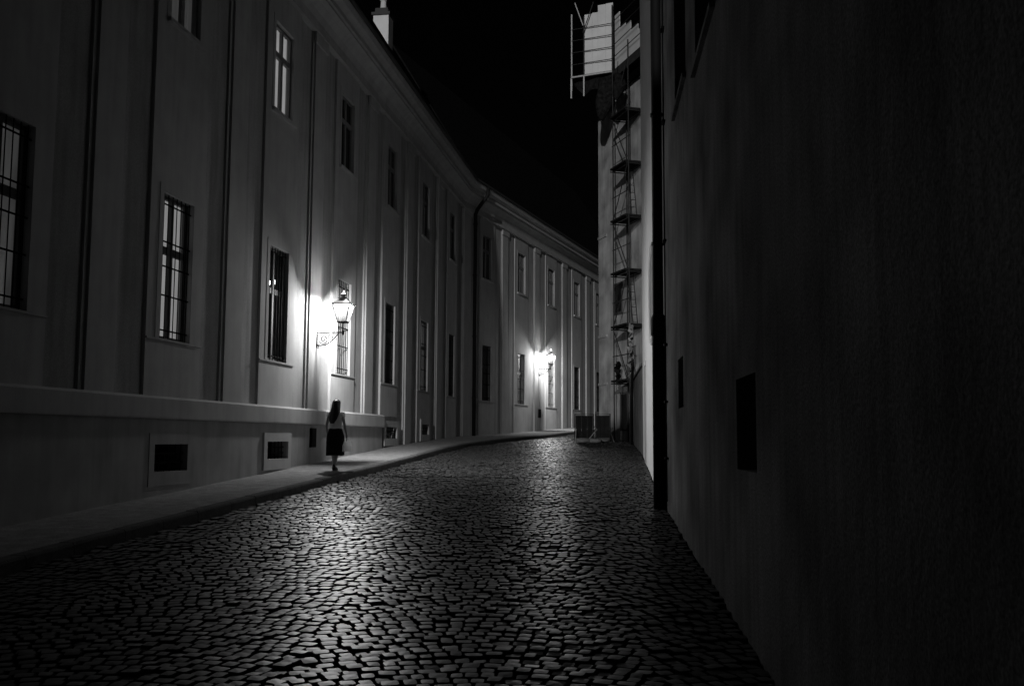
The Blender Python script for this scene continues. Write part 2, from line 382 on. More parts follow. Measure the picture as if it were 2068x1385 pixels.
def left_facade(name, label, origin, bearing, s_start, s_end, centers, corner_s, specs, plinth_end=None, lamp=None, gbot=-4, BN=-.06, PN=.028):
    root = thing(name, label, 'building', origin, math.pi / 2 - bearing)
    fn = lambda p: (p[0], -p[1], p[2])
    HW = .525; PW = .94
    zl0, zl1, zu0, zu1 = 1.576, 3.976, 6.90, 8.82
    cell = []
    allholes = []
    for c, sp in zip(centers, specs):
        allholes.append((c - HW, c + HW, zl0, zl1)); allholes.append((c - HW, c + HW, zu0, zu1))
        if sp.get('cellar'): cell.append((c, sp['cellar']))
    base = MB(fn); sheet_with_holes(base, s_start, s_end, gbot, 9.6, BN, allholes + [(h[0], h[1], h[2], h[3]) for _, h in cell], -.30)
    base.quad((s_start, BN, gbot), (s_start, -8, gbot), (s_start, -8, 10.6), (s_start, BN, 10.6))
    base.quad((s_end, BN, gbot), (s_end, -8, gbot), (s_end, -8, 10.6), (s_end, BN, 10.6))
    base.quad((s_start, -8, gbot), (s_end, -8, gbot), (s_end, -8, 10.6), (s_start, -8, 10.6))
    base.build('wall', M['plaster'], root)
    def bottom(s): return .60 if (plinth_end is not None and s < plinth_end) else gbot
    for c, sp in zip(centers, specs):
        zb_ = bottom(c - PW + .1)
        p_ = MB(fn); hs = [(c - HW, c + HW, zl0, zl1), (c - HW, c + HW, zu0, zu1)]
        if sp.get('cellar') and zb_ < 0: hs.append(sp['cellar'])
        sheet_with_holes(p_, c - PW, c + PW, zb_, 9.56, 0, hs, -.08)
        for e in (c - PW, c + PW): p_.quad((e, 0, zb_), (e, -.08, zb_), (e, -.08, 9.56), (e, 0, 9.56))
        p_.build('window_panel', M['trim'], root)
        # raised surround of the lower and upper window
        for (a, b) in ((zl0, zl1), (zu0, zu1)):
            t = .13; q = MB(fn)
            q.box(c - HW - t, c - HW, 0, .009, a - .004, b + t); q.box(c + HW, c + HW + t, 0, .009, a - .004, b + t); q.box(c - HW, c + HW, 0, .009, b, b + t)
            q.build('window_surround', M['trim'], root)
        lo = sp.get('lo', {}); hi = dict(sp.get('hi', {})); hi['frame'] = 'greywood'
        window(root, fn, c - HW, c + HW, zl0, zl1, -.15, bars=7, rails=sp.get('rails', (.06, .30, .50, .67, .93)), **lo)
        q = window(root, fn, c - HW, c + HW, zu0, zu1, -.10, sill=True, trans=.66, **hi)
    mids = [(centers[i] + centers[i + 1]) / 2 for i in range(len(centers) - 1)]
    mids = [centers[0] - (centers[1] - centers[0]) / 2] + mids + [centers[-1] + (centers[-1] - centers[-2]) / 2]
    for m_ in mids:
        if m_ - .5 < s_start or m_ + .5 > s_end: continue
        zb_ = bottom(m_)
        q = MB(fn); q.box(m_ - .46, m_ + .46, -.10, (BN + PN) / 2, zb_, 9.56); q.box(m_ - .37, m_ + .37, (BN + PN) / 2, PN, zb_, 9.56)
        q.box(m_ - .44, m_ + .44, PN - .01, PN + .035, 9.28, 9.56)
        q.build('pilaster', M['trim'], root)
    # thin string course at sill height, one length between openings
    q = MB(fn)
    for c in centers: q.box(c - PW, c + PW, 0, .025, 1.535, 1.565)
    q.build('string_course', M['trim'], root)
    if plinth_end is not None:
        q = MB(fn); hol = [(h[0], h[1], h[2], h[3]) for _, h in cell if h[1] < plinth_end]
        sheet_with_holes(q, s_start, plinth_end, gbot, .27, .05, hol, -.30)
        q.quad((plinth_end, .05, gbot), (plinth_end, -.1, gbot), (plinth_end, -.1, .27), (plinth_end, .05, .27))
        q.build('plinth', M['plinth'], root)
        q = MB(fn); q.prism([(-.1, .27), (.112, .27), (.116, .30), (.116, .59), (.06, .63), (-.1, .635)], s_start, plinth_end); q.build('ledge', M['trim'], root)
    for c, h in cell:
        n0 = .05 if (plinth_end is not None and h[1] < plinth_end) else 0
        a, b, c0, d0 = h; t = .17; pr = .045 if a > 19 else .012
        q = MB(fn)
        q.box(a - t, a, n0, n0 + pr, c0 - .22, d0 + .18); q.box(b, b + t, n0, n0 + pr, c0 - .22, d0 + .18)
        q.box(a, b, n0, n0 + pr, d0, d0 + .18); q.box(a, b, n0, n0 + pr, c0 - .22, c0)
        fr = q.build('cellar_window', M['trim' if a > 19 else 'plinth'], root)
        q = MB(fn); q.box(a, b, -.34, -.30, c0, d0); q.build('pane', M['blackglass'], fr)
        for i in range(6):
            x = a + (b - a) * (i + .5) / 6; q = MB(fn); q.tube([(x, -.02, c0), (x, -.02, d0)], .009, 6); q.build('bar', M['iron'], fr)
        for z_ in (.33, .67):
            q = MB(fn); q.box(a, b, -.03, -.012, c0 + (d0 - c0) * z_ - .01, c0 + (d0 - c0) * z_ + .01); q.build('crossbar', M['iron'], fr)
    cornice(fn, root, s_start, corner_s, EZ, None)
    return root, fn

dk = dict(kind='dark', frame='wood'); dkd = dict(kind='dark', frame='darkwood')
sec1 = math.sqrt(1 + .14868 ** 2); sec2 = math.sqrt(1 + .37188 ** 2)
cd1 = [3.2, 7.58, 11.97, 16.36, 20.78, 25.17, 29.52, 33.87, 38.35]
c1 = [c * sec1 for c in cd1]
def cl(d0, d1, z0, z1): return (d0 * sec1, d1 * sec1, z0, z1)
specs1 = [dict(lo=dkd, hi=dk), dict(lo=dkd, hi=dk),
  dict(lo=dict(kind='lit', curtain='lit_dim', frame='darkwood'), hi=dk),
  dict(lo=dict(kind='lit', curtain='lit', frame='darkwood'), hi=dict(kind='lit', curtain='lit_dim', frame='wood'), cellar=cl(15.75, 16.85, -.58, -.14)),
  dict(rails=(.04, .96), lo=dict(kind='clear', frame='darkwood'), hi=dict(kind='lit', curtain='lit_hi', frame='wood'), cellar=cl(20.2, 21.33, -.47, -.11)),
  dict(lo=dict(kind='clear', curtain='curtain', frame='wood'), hi=dk),
  dict(lo=dkd, hi=dk, cellar=cl(29.15, 30.35, -.05, .29)),
  dict(lo=dict(kind='lit', curtain='lit_mid', frame='wood'), hi=dk, cellar=cl(33.55, 34.55, .08, .42)),
  dict(lo=dkd, hi=dk)]
CS1 = 40.38 * sec1
D1 = math.tan((B2 - B1) / 2)
bld1, fn1 = left_facade('plastered_building', 'long pale plastered building with the street lantern on its nearer half and a stone ledge', (-8.065, 0, 0), B1, -9.5, CS1, c1, CS1 + D1 * CE * .98, specs1, plinth_end=28.7 * sec1, gbot=-4)
# dark room behind the window beside the first lantern
q = MB(fn1); c = c1[4]
s0, s1, n0, n1, z0, z1 = c - .95, c + 2.2, -2.6, -.31, .8, 4.6
for a in ([(s0, n0, z0), (s1, n0, z0), (s1, n0, z1), (s0, n0, z1)], [(s0, n0, z0), (s0, n1, z0), (s0, n1, z1), (s0, n0, z1)], [(s1, n0, z0), (s1, n1, z0), (s1, n1, z1), (s1, n0, z1)], [(s0, n0, z1), (s1, n0, z1), (s1, n1, z1), (s0, n1, z1)], [(s0, n0, z0), (s1, n0, z0), (s1, n1, z0), (s0, n1, z0)]): q.quad(*a)
q.build('room', M['dark'], bld1)
c2 = [(d - 40.38) * sec2 for d in (42.95, 47.13, 51.46, 55.85, 60.2, 64.5)]
specs2 = [dict(lo=dkd, hi=dk), dict(lo=dict(kind='clear', curtain='curtain', frame='wood'), hi=dk), dict(lo=dict(kind='clear', curtain='curtain', frame='wood'), hi=dk), dict(lo=dkd, hi=dk), dict(lo=dkd, hi=dk), dict(lo=dkd, hi=dk)]
CX = -8.065 + .14868 * 40.38
bld2, fn2 = left_facade('far_plastered_building', 'far pale plastered building beyond the black downpipe, turning right behind the scaffolded house', (CX, 40.38, 0), B2, 0.0, 28, c2, 28, specs2, gbot=-4, BN=-.035, PN=.015)
# plug cornice start of the far building (mitre) is covered by the first cornice running past the corner

# roofs and chimney
def roofmb(fn, root, s0, s1, e):
    q = MB(fn); k = 1.6
    q.add([(s0, e, EZ + .02), (s1, e, EZ + .02), (s1, e - 4.0, EZ + 4.0 * k), (s0, e - 4.0, EZ + 4.0 * k), (s0, e - 8.3, EZ + .02), (s1, e - 8.3, EZ + .02)],
          [(0, 1, 2, 3), (3, 2, 5, 4), (0, 3, 4), (1, 5, 2), (0, 4, 5, 1)])
    r_ = q.build('roof', M['roof'], root)
    # rows of tile courses near the eave
    return r_
rf1 = roofmb(fn1, bld1, -9.5, CS1 + .05, CE - .06)
rf2 = roofmb(fn2, bld2, .05, 28, CE - .06)
ccx, ccy = -4.60, 34.95       # right front corner of the chimney in world
def tolocal(x, y, ox, oy, b):
    dx, dy = x - ox, y - oy; return dx * math.sin(b) + dy * math.cos(b), dx * math.cos(b) - dy * math.sin(b)
cs, cn = tolocal(ccx, ccy, -8.065, 0, B1)
q = MB(fn1); q.box(cs, cs + .62, cn - .58, cn, 12.6, 15.45); chm = q.build('chimney', M['chim'], rf1)
q = MB(fn1); q.box(cs - .06, cs + .68, cn - .64, cn + .06, 15.45, 15.56); q.box(cs + .05, cs + .57, cn - .53, cn - .05, 15.56, 15.75); q.build('chimney_cap', M['gutter'], rf1)
q = MB(fn1); q.lathe([(.12, 15.75), (.10, 16.1), (.13, 16.12), (.13, 16.18)], (cs + .31, -(-(cn - .29)), 0), 10); q.build('chimney_pot', M['board'], rf1)
vs_, vn_ = tolocal(-1.63, 45.6, -8.065, 0, B1)

# downpipe at the bend of the left side
def w2(s, n, z): 
    return (s, -n, z)
q = MB(fn2); sp0 = 1.05
q.tube([(sp0 + .25, CE - .02, EZ - .06), (sp0 + .25, CE - .02, EZ - .38), (sp0 + .22, CE - .10, EZ - .52), (sp0 + .04, .20, EZ - 1.02), (sp0, .12, EZ - 1.25), (sp0, .12, -.2)], .082, 12)
dp = q.build('downpipe', M['pipe'], bld2, True)
for z_ in (1.6, 4.2, 6.8, 9.0):
    q = MB(fn2); q.tube([(sp0, .12, z_), (sp0, .12, z_ + .06)], .098, 12); q.build('pipe_clamp', M['pipe'], dp)

# ------------------------------------------------------------------ right side
def rfn(p): return (p[0], p[1], p[2])
BR1 = math.atan(.084)
rb1 = thing('aged_building', 'dark aged plaster building along the right edge with two small deep windows', 'building', (1.11, 0, 0), math.pi / 2 - BR1)
k1 = math.sqrt(1 + .084 ** 2)
def rs(d): return d * k1
# local y axis of this root = (-cos, sin) = out towards the street
holes = [(rs(6.79), rs(7.72), -.237, .457), (rs(12.3), rs(13.05), .39, 1.03), (rs(11.5), rs(13.07), 4.36, 6.5), (rs(8.72), rs(10.4), 3.97, 6.1), (rs(5.6), rs(7.2), 3.97, 6.1), (rs(2.2), rs(3.8), 3.97, 6.1)]
q = MB(rfn)
sheet_with_holes(q, rs(-12), rs(16.0), -4, 17, 0, holes, -.42)
q.quad((rs(-12), 0, -4), (rs(-12), -9, -4), (rs(-12), -9, 17), (rs(-12), 0, 17)); q.quad((rs(16.0), 0, -4), (rs(16.0), -9, -4), (rs(16.0), -9, 17), (rs(16.0), 0, 17)); q.quad((rs(-12), -9, -4), (rs(16), -9, -4), (rs(16), -9, 17), (rs(-12), -9, 17))
rw = q.build('wall', M['old'], rb1)
for i, h in enumerate(holes):
    if i < 2:
        q = MB(rfn); t = .05
        q.box(h[0], h[0] + t, -.40, -.35, h[2], h[3]); q.box(h[1] - t, h[1], -.40, -.35, h[2], h[3]); q.box(h[0] + t, h[1] - t, -.40, -.35, h[2], h[2] + t); q.box(h[0] + t, h[1] - t, -.40, -.35, h[3] - t, h[3])
        w_ = q.build('window', M['darkwood'], rb1)
        q = MB(rfn); q.box(h[0] + t, h[1] - t, -.39, -.38, h[2] + t, h[3] - t); q.build('pane', M['blackglass'], w_)
    else:
        window(rb1, rfn, h[0], h[1], h[2], h[3], -.30, kind='dark', frame='darkwood')
        q = MB(rfn); q.box(h[0] - .05, h[1] + .05, -.28, .05, h[2] - .05, h[2] + .012); q.build('sill', M['old'], rb1)
q = MB(rfn); q.prism([(-.05, 16.5), (.06, 16.5), (.1, 17.0), (-.05, 17.0)], rs(-12), rs(16)); q.build('cornice', M['old'], rb1)
q = MB(rfn); q.add([(rs(-12), .15, 17.02), (rs(16), .15, 17.02), (rs(16), -4, 20), (rs(-12), -4, 20), (rs(-12), -9, 17.02), (rs(16), -9, 17.02)], [(0, 1, 2, 3), (3, 2, 5, 4), (0, 3, 4), (1, 5, 2)]); q.build('roof', M['roof'], rb1)
# downpipe: thin upper length, thicker cast lower length with collar
ps = rs(15.45)
q = MB(rfn); q.tube([(ps, .10, 1.92), (ps, .10, 16.4)], .083, 14); dp = q.build('downpipe', M['pipe'], rb1, True)
q = MB(rfn); q.tube([(ps, .10, -1.2), (ps, .10, 1.6), (ps, .10, 1.62), (ps, .10, 1.72), (ps, .10, 1.86), (ps, .10, 1.9), (ps, .10, 1.94)], [.100, .100, .122, .122, .122, .11, .088], 14); q.build('cast_iron_foot', M['pipe'], dp, True)
for z_ in (5.15, 3.05, 8.0):
    q = MB(rfn); q.tube([(ps, .10, z_), (ps, .10, z_ + .05)], .099, 14); q.box(ps - .02, ps + .02, -.02, .02, z_, z_ + .05); q.build('pipe_clamp', M['pipe'], dp)
cs_ = rs(14.98)
q = MB(rfn); q.tube([(cs_, .022, -.95), (cs_, .022, 16)], .011, 6); cb = q.build('cable', M['iron'], rb1)
for z_ in (6.4, 4.9, 3.02, 1.42, .55, -.3):
    q = MB(rfn); q.box(cs_ - .10, cs_ + .10, 0.0, .05, z_ - .016, z_ + .016); q.build('cable_clip', M['iron'], cb)

BR2 = math.atan(.105)
rb2 = thing('whitewashed_building', 'bright whitewashed building just beyond the black downpipe on the right, with a long oval panel', 'building', (2.454, 16.0, 0), math.pi / 2 - BR2)
k2 = math.sqrt(1 + .105 ** 2)
def rt(d): return (d - 16.0) * k2
q = MB(rfn)
hd = [(rt(24.7), rt(25.5), -1.6, 1.84)]
sheet_with_holes(q, rt(16.02), rt(27.75), -3, 17, 0, hd, -.18)
e = rt(27.75)
q.quad((e, 0, -3), (e, -8, -3), (e, -8, 17), (e, 0, 17)); q.quad((.02, -8, -3), (e, -8, -3), (e, -8, 17), (.02, -8, 17))
q.build('wall', M['white'], rb2)
q = MB(rfn); q.box(hd[0][0], hd[0][1], -.18, -.13, -1.5, 1.84); dr = q.build('door', M['board_dark'], rb2)
q = MB(rfn); q.lathe([(.02, -.03), (.03, 0), (.02, .03)], (hd[0][0] + .1, -.11, .3), 8); q.build('door_knob', M['steel'], dr)
q = MB(rfn); q.box(hd[0][0] - .09, hd[0][0], 0, .02, -1.5, 1.93); q.box(hd[0][1], hd[0][1] + .09, 0, .02, -1.5, 1.93); q.box(hd[0][0], hd[0][1], 0, .02, 1.84, 1.93); q.build('door_frame', M['white'], rb2)
# oval panel moulding
q = MB(rfn); pc = (rt(19.3) + rt(21.35)) / 2; hw = (rt(21.35) - rt(19.3)) / 2; z0, z1 = 1.95, 4.0
pts = []
for i in range(40):
    a = 2 * math.pi * i / 40; cx_, cz_ = math.cos(a), math.sin(a)
    pts.append((pc + hw * np.sign(cx_) * abs(cx_) ** .8, .015, (z0 + z1) / 2 + (z1 - z0) / 2 * np.sign(cz_) * abs(cz_) ** .8))
pts.append(pts[0]); q.tube(pts, .028, 6); ov = q.build('oval_moulding', M['white'], rb2)
q = MB(rfn); m2 = [(pc + (p[0] - pc) * .84, .012, (z0 + z1) / 2 + (p[2] - (z0 + z1) / 2) * .88) for p in pts]; q.tube(m2, .02, 6); q.build('inner_moulding', M['white'], ov)
q = MB(rfn); q.add([(p[0], .004, p[2]) for p in m2[:-1]], [tuple(range(40))]); q.build('panel_face', M['old'], ov)
q = MB(rfn); q.prism([(-.05, 16.5), (.05, 16.5), (.1, 17), (-.05, 17)], .02, e); q.build('cornice', M['white'], rb2)
q = MB(rfn); q.add([(.02, .15, 17.02), (e, .15, 17.02), (e, -4, 20), (.02, -4, 20), (.02, -8, 17.02), (e, -8, 17.02)], [(0, 1, 2, 3), (3, 2, 5, 4), (0, 3, 4), (1, 5, 2)]); q.build('roof', M['roof'], rb2)

# low wall towards the scaffold
BL = math.atan((4.37 - 3.70) / (35.4 - 27.8))
lw = thing('low_wall', 'low dark rendered wall running from the whitewashed building to the scaffold', 'wall', (3.70, 27.78, 0), math.pi / 2 - BL)
ll = 7.6 / math.cos(BL)
q = MB(rfn); q.box(0, ll, -.3, 0, -2, 2.02); q.build('wall_body', M['low'], lw)
q = MB(rfn); q.prism([(-.36, 2.03), (.06, 2.03), (.06, 2.09), (-.15, 2.18), (-.36, 2.09)], 0, ll); q.build('coping', M['low'], lw)
q = MB(rfn); a = ll - .45; q.tube([(a - 2.6, .14, 2.5), (a - 2.2, .12, 2.35), (a - .2, .08, 1.75), (a, .08, 1.5), (a, .08, -.5)], .055, 8); q.build('drainpipe', M['pipe'], lw, True)

# tower house and its scaffold
u = Vector((-.3, .954, 0)).normalized(); v = Vector((.954, .3, 0)).normalized()
Npt = Vector((4.38, 36.5, 0)); Lpt = Npt + u * 1.47
Wn = Npt + v * .65; T0 = Wn + u * 4.55; Tn = Wn - u * 1.3
tb = math.atan2(-.3, .954)
th = thing('tower_house', 'tall patchy plastered house behind the scaffold, its corner cutting off the street', 'building', (Tn.x, Tn.y, 0), math.pi / 2 - tb)
LT = (T0 - Tn).length
q = MB(rfn)
q.box(0, LT, -8, 0, -2, 13.95); q.build('wall', M['tower'], th)
for z_ in (2.15, 4.12, 8.3):
    q = MB(rfn); q.box(LT - .9, LT + .02, 0.0, .035, z_, z_ + .10); q.build('band', M['tower'], th)
q = MB(rfn); q.add([(0, .1, 13.96), (LT, .1, 13.96), (LT, -4, 16.0), (0, -4, 16.0), (0, -8, 13.96), (LT, -8, 13.96)], [(0, 1, 2, 3), (3, 2, 5, 4), (0, 3, 4), (1, 5, 2)]); q.build('roof', M['roof'], th)
for (a, z0, z1) in ((2.9, .35, 1.7), (3.4, 5.0, 6.1)):
    q = MB(rfn); q.box(a, a + .75, .0, .03, z0 - .08, z0); q.box(a, a + .75, 0, .03, z1, z1 + .08); q.box(a, a + .08, 0, .03, z0, z1); q.box(a + .67, a + .75, 0, .03, z0, z1); w_ = q.build('window', M['darkwood'], th)
    q = MB(rfn); q.box(a + .08, a + .67, .004, .012, z0, z1); q.build('pane', M['blackglass'], w_)

scf = thing('scaffold', 'narrow tube scaffold with plank decks climbing the corner of the tall patchy house', 'scaffold', (Npt.x, Npt.y, R(36.5)))
Z0 = R(36.5)
def sp(s, t, z): return Vector((0, 0, 0)) + u * s + v * t + Vector((0, 0, z - Z0))     # local to scaffold root
S1 = 1.47; W_ = .58
decks = [2.12, 4.20, 6.27, 8.34, 10.42, 12.49, 14.45]
for (s_, t_) in ((0, 0), (S1, 0), (0, W_), (S1, W_), (-1.25, 0), (-1.25, W_)):
    zb0 = Z0
    if s_ < 0: zb0 = 14.0
    q = MB(); q.tube([sp(s_, t_, zb0), sp(s_, t_, 15.2 if t_ == 0 else 14.4)], .026, 8); q.build('standard', M['steel'], scf)
for i, z_ in enumerate(decks[:-1]):
    for k in range(4):
        q = MB(); a = -.14 + k * .185; b = a + .178
        q.add([sp(.02, a, z_), sp(S1 - .02, a, z_), sp(S1 - .02, b, z_), sp(.02, b, z_), sp(.02, a, z_ + .07), sp(S1 - .02, a, z_ + .07), sp(S1 - .02, b, z_ + .07), sp(.02, b, z_ + .07)],
              [(0, 1, 2, 3), (4, 5, 6, 7), (0, 1, 5, 4), (1, 2, 6, 5), (2, 3, 7, 6), (3, 0, 4, 7)]); q.build('deck_plank', M['plank'], scf)
    for (a, b, rr) in (((0, 0), (S1, 0), .024), ((0, W_), (S1, W_), .024), ((0, -.12), (0, W_ + .05), .024), ((S1, -.12), (S1, W_ + .05), .024)):
        q = MB(); q.tube([sp(a[0], a[1], z_ - .05), sp(b[0], b[1], z_ - .05)], rr, 6); q.build('ledger', M['steel'], scf)
    zz = z_ + 1.0
    q = MB(); q.tube([sp(-.1, 0, zz), sp(S1 + .1, 0, zz)], .02, 6); q.build('guard_rail', M['steel'], scf)
for i in range(len(decks) - 1):
    z0_, z1_ = decks[i], decks[i + 1]
    a, b = (sp(S1, -.03, z0_), sp(0, -.03, z1_)) if i % 2 else (sp(0, -.03, z0_), sp(S1, -.03, z1_))
    q = MB(); q.tube([a, b], .02, 6); q.build('brace', M['steel'], scf)
# hanging ladders between decks
for i in (1, 3):
    q = MB(); z0_, z1_ = decks[i], decks[i + 1]
    q.tube([sp(.35, .3, z0_), sp(.75, .3, z1_)], .018, 6); q.tube([sp(.35, .5, z0_), sp(.75, .5, z1_)], .018, 6)
    for k in range(7): tt = (k + .5) / 7; q.tube([sp(.35 + .4 * tt, .3, z0_ + (z1_ - z0_) * tt), sp(.35 + .4 * tt, .5, z0_ + (z1_ - z0_) * tt)], .012, 6)
    q.build('ladder', M['steel'], scf)
# top deck: runs round the corner to the left over the street
ZT = 14.45
P0 = Lpt + u * .02; P2 = Vector((2.83, 38.35, 0)); P3 = Vector((2.36, 38.62, 0)); P1 = Npt - u * 1.3
org = Vector((Npt.x, Npt.y, Z0))
def wl(p, z): return Vector((p.x, p.y, z)) - org
def slab(name, pts2, z0, z1, m):
    q = MB(); n_ = len(pts2); q.add([wl(p, z0) for p in pts2] + [wl(p, z1) for p in pts2], [tuple(range(n_)), tuple(range(n_, 2 * n_))] + [(i, (i + 1) % n_, n_ + (i + 1) % n_, n_ + i) for i in range(n_)]); return q.build(name, m, scf)
inn = v * .75
dl = (P3 - P0).normalized(); dn = Vector((-dl.y, dl.x, 0)); dn = dn if dn.y > 0 else -dn
for k in range(3):
    a, b = .02 + k * .25, .25 + k * .25
    slab('deck_plank', [P0 + v * a, P1 + v * a, P1 + v * b, P0 + v * b], ZT, ZT + .05, M['plank'])
for k in range(3):
    a, b = -.05 + k * .3, .23 + k * .3
    slab('deck_plank', [P0 + dn * a - dl * .01, P0 + dn * b - dl * .01, P3 + dn * b, P3 + dn * a], ZT, ZT + .05, M['plank'])
slab('toe_board', [P1, P0, P0 + v * .03, P1 + v * .03], ZT - .32, ZT - .002, M['board_dark'])
# hoarding boards with stepped tops
def board(p, q2, s0, s1, z1, z0=ZT + .06, off=.10, nrm=None):
    d = (q2 - p); Ln = d.length; d = d / Ln
    a = p + d * s0 + nrm * off; b = p + d * s1 + nrm * off
    slab('hoarding_board', [a, b, b + nrm * .025, a + nrm * .025], z0, z1, M['board'])
LL = (P2 - P0).length
board(P0, P2, .0, .30, 17.35, nrm=dn); board(P0, P2, .305, .62, 17.33, nrm=dn); board(P0, P2, .625, .86, 17.05, nrm=dn); board(P0, P2, .865, LL, 17.02, nrm=dn)
board(P0, P1, .03, .50, 16.75, nrm=v); board(P0, P1, .505, 1.05, 16.05, nrm=v); board(P0, P1, 1.055, 1.55, 15.95, nrm=v); board(P0, P1, 1.555, 2.2, 15.55, nrm=v); board(P0, P1, 2.205, 2.76, 15.3, nrm=v)
for (p, z0_, z1_, m_) in ((P3, 13.9, 17.1, 'galv'), (P2, 13.9, 16.9, 'steel'), (P0, 13.6, 17.2, 'steel'), ):
    q = MB(); q.tube([wl(p, z0_), wl(p, z1_)], .028, 8); q.build('standard', M[m_], scf)
q = MB(); q.tube([wl(P2 + dl * .0, 13.6), wl(P2, 14.42)], .03, 8); q.build('bracket_post', M['galv'], scf)
q = MB(); q.tube([wl(P3 + dl * .02, 13.6), wl(P3 + dl * .02, 14.42)], .032, 8); q.build('bracket_post', M['galv'], scf)
q = MB(); q.tube([wl(P3 - dn * .05, ZT), wl(P0 - dn * .05, ZT)], .035, 8); q.build('ledger', M['galv'], scf)
for z_ in (14.98, 15.48, 15.98, 16.45):
    q = MB(); q.tube([wl(P3 - dn * .02, z_), wl(P0 - v * .02, z_)], .017, 6); q.build('guard_rail', M['steel'], scf)
    q = MB(); q.tube([wl(P0 - v * .02, z_), wl(P1 - v * .02, z_ )], .017, 6); q.build('guard_rail', M['steel'], scf)
q = MB(); q.tube([wl(P2 - dn * .1, 16.2), wl(P2 - dl * .45 - dn * .1, 17.4)], .02, 6); q.build('brace', M['steel'], scf)
q = MB(); q.tube([wl(P2 - dn * .08, 16.5), wl(P2 + dl * .35 - dn * .08, 17.5)], .02, 6); q.build('brace', M['galv'], scf)

# bundles of netting hanging below the top deck
def sack(name, label, c, h, r, z, group):
    o = thing(name, label, 'netting', (c.x, c.y, z), group=group)
    q = MB(); rings = []
    for k in range(11):
        t = k / 10; rr = r * (.25 + .95 * math.sin(math.pi * min(1, t * .9 + .12)) ** .7) * (1 if t < .95 else .5)
        rings.append([(rr * math.cos(a) * (1 + .22 * math.sin(3 * a + 5 * t)) + .06 * math.sin(4 * t), rr * .8 * math.sin(a) * (1 + .18 * math.cos(4 * a + 7 * t)), -h * t) for a in [2 * math.pi * i / 14 for i in range(14)]])
    q.loft(rings); q.build('netting_folds', M['net'], o, True)
    q = MB(); q.tube([(0, 0, -.02), (.02, 0, .5)], .012, 5); q.build('rope', M['net'], o)
    return o
grp = 'netting bundles under the top deck'
sack('netting_bundle', 'bigger dark netting bundle hanging at the left corner under the top deck', Vector((3.60, 38.35, 0)), 1.7, .30, 14.3, grp)
sack('netting_bundle', 'smaller dark netting bundle hanging between the scaffold posts under the top deck', Lpt - u * .7 - v * .1, 1.05, .20, 14.1, grp)
# draped netting swags below left deck
q = MB(); vs = []; A, B_ = P3 + dn * .3, P0 + dn * .1
for i in range(15):
    t = i / 14; p = A.lerp(B_, t); dz = .15 + .55 * (1 - (2 * t - 1) ** 2) * (.6 + .4 * math.sin(9 * t))+ .35*t
    vs += [(p.x, p.y - .04 * math.sin(i), ZT - .03), (p.x + .03 * math.sin(3 * i), p.y + .08 * math.sin(2 * i), ZT - .05 - dz)]
q.add(vs, [(2 * i, 2 * i + 2, 2 * i + 3, 2 * i + 1) for i in range(14)]); o = q.build('netting_swag', M['net'], None, True)
tag(o, 'ragged dark netting swag drooping along the overhanging left end of the top deck', 'netting', grp)

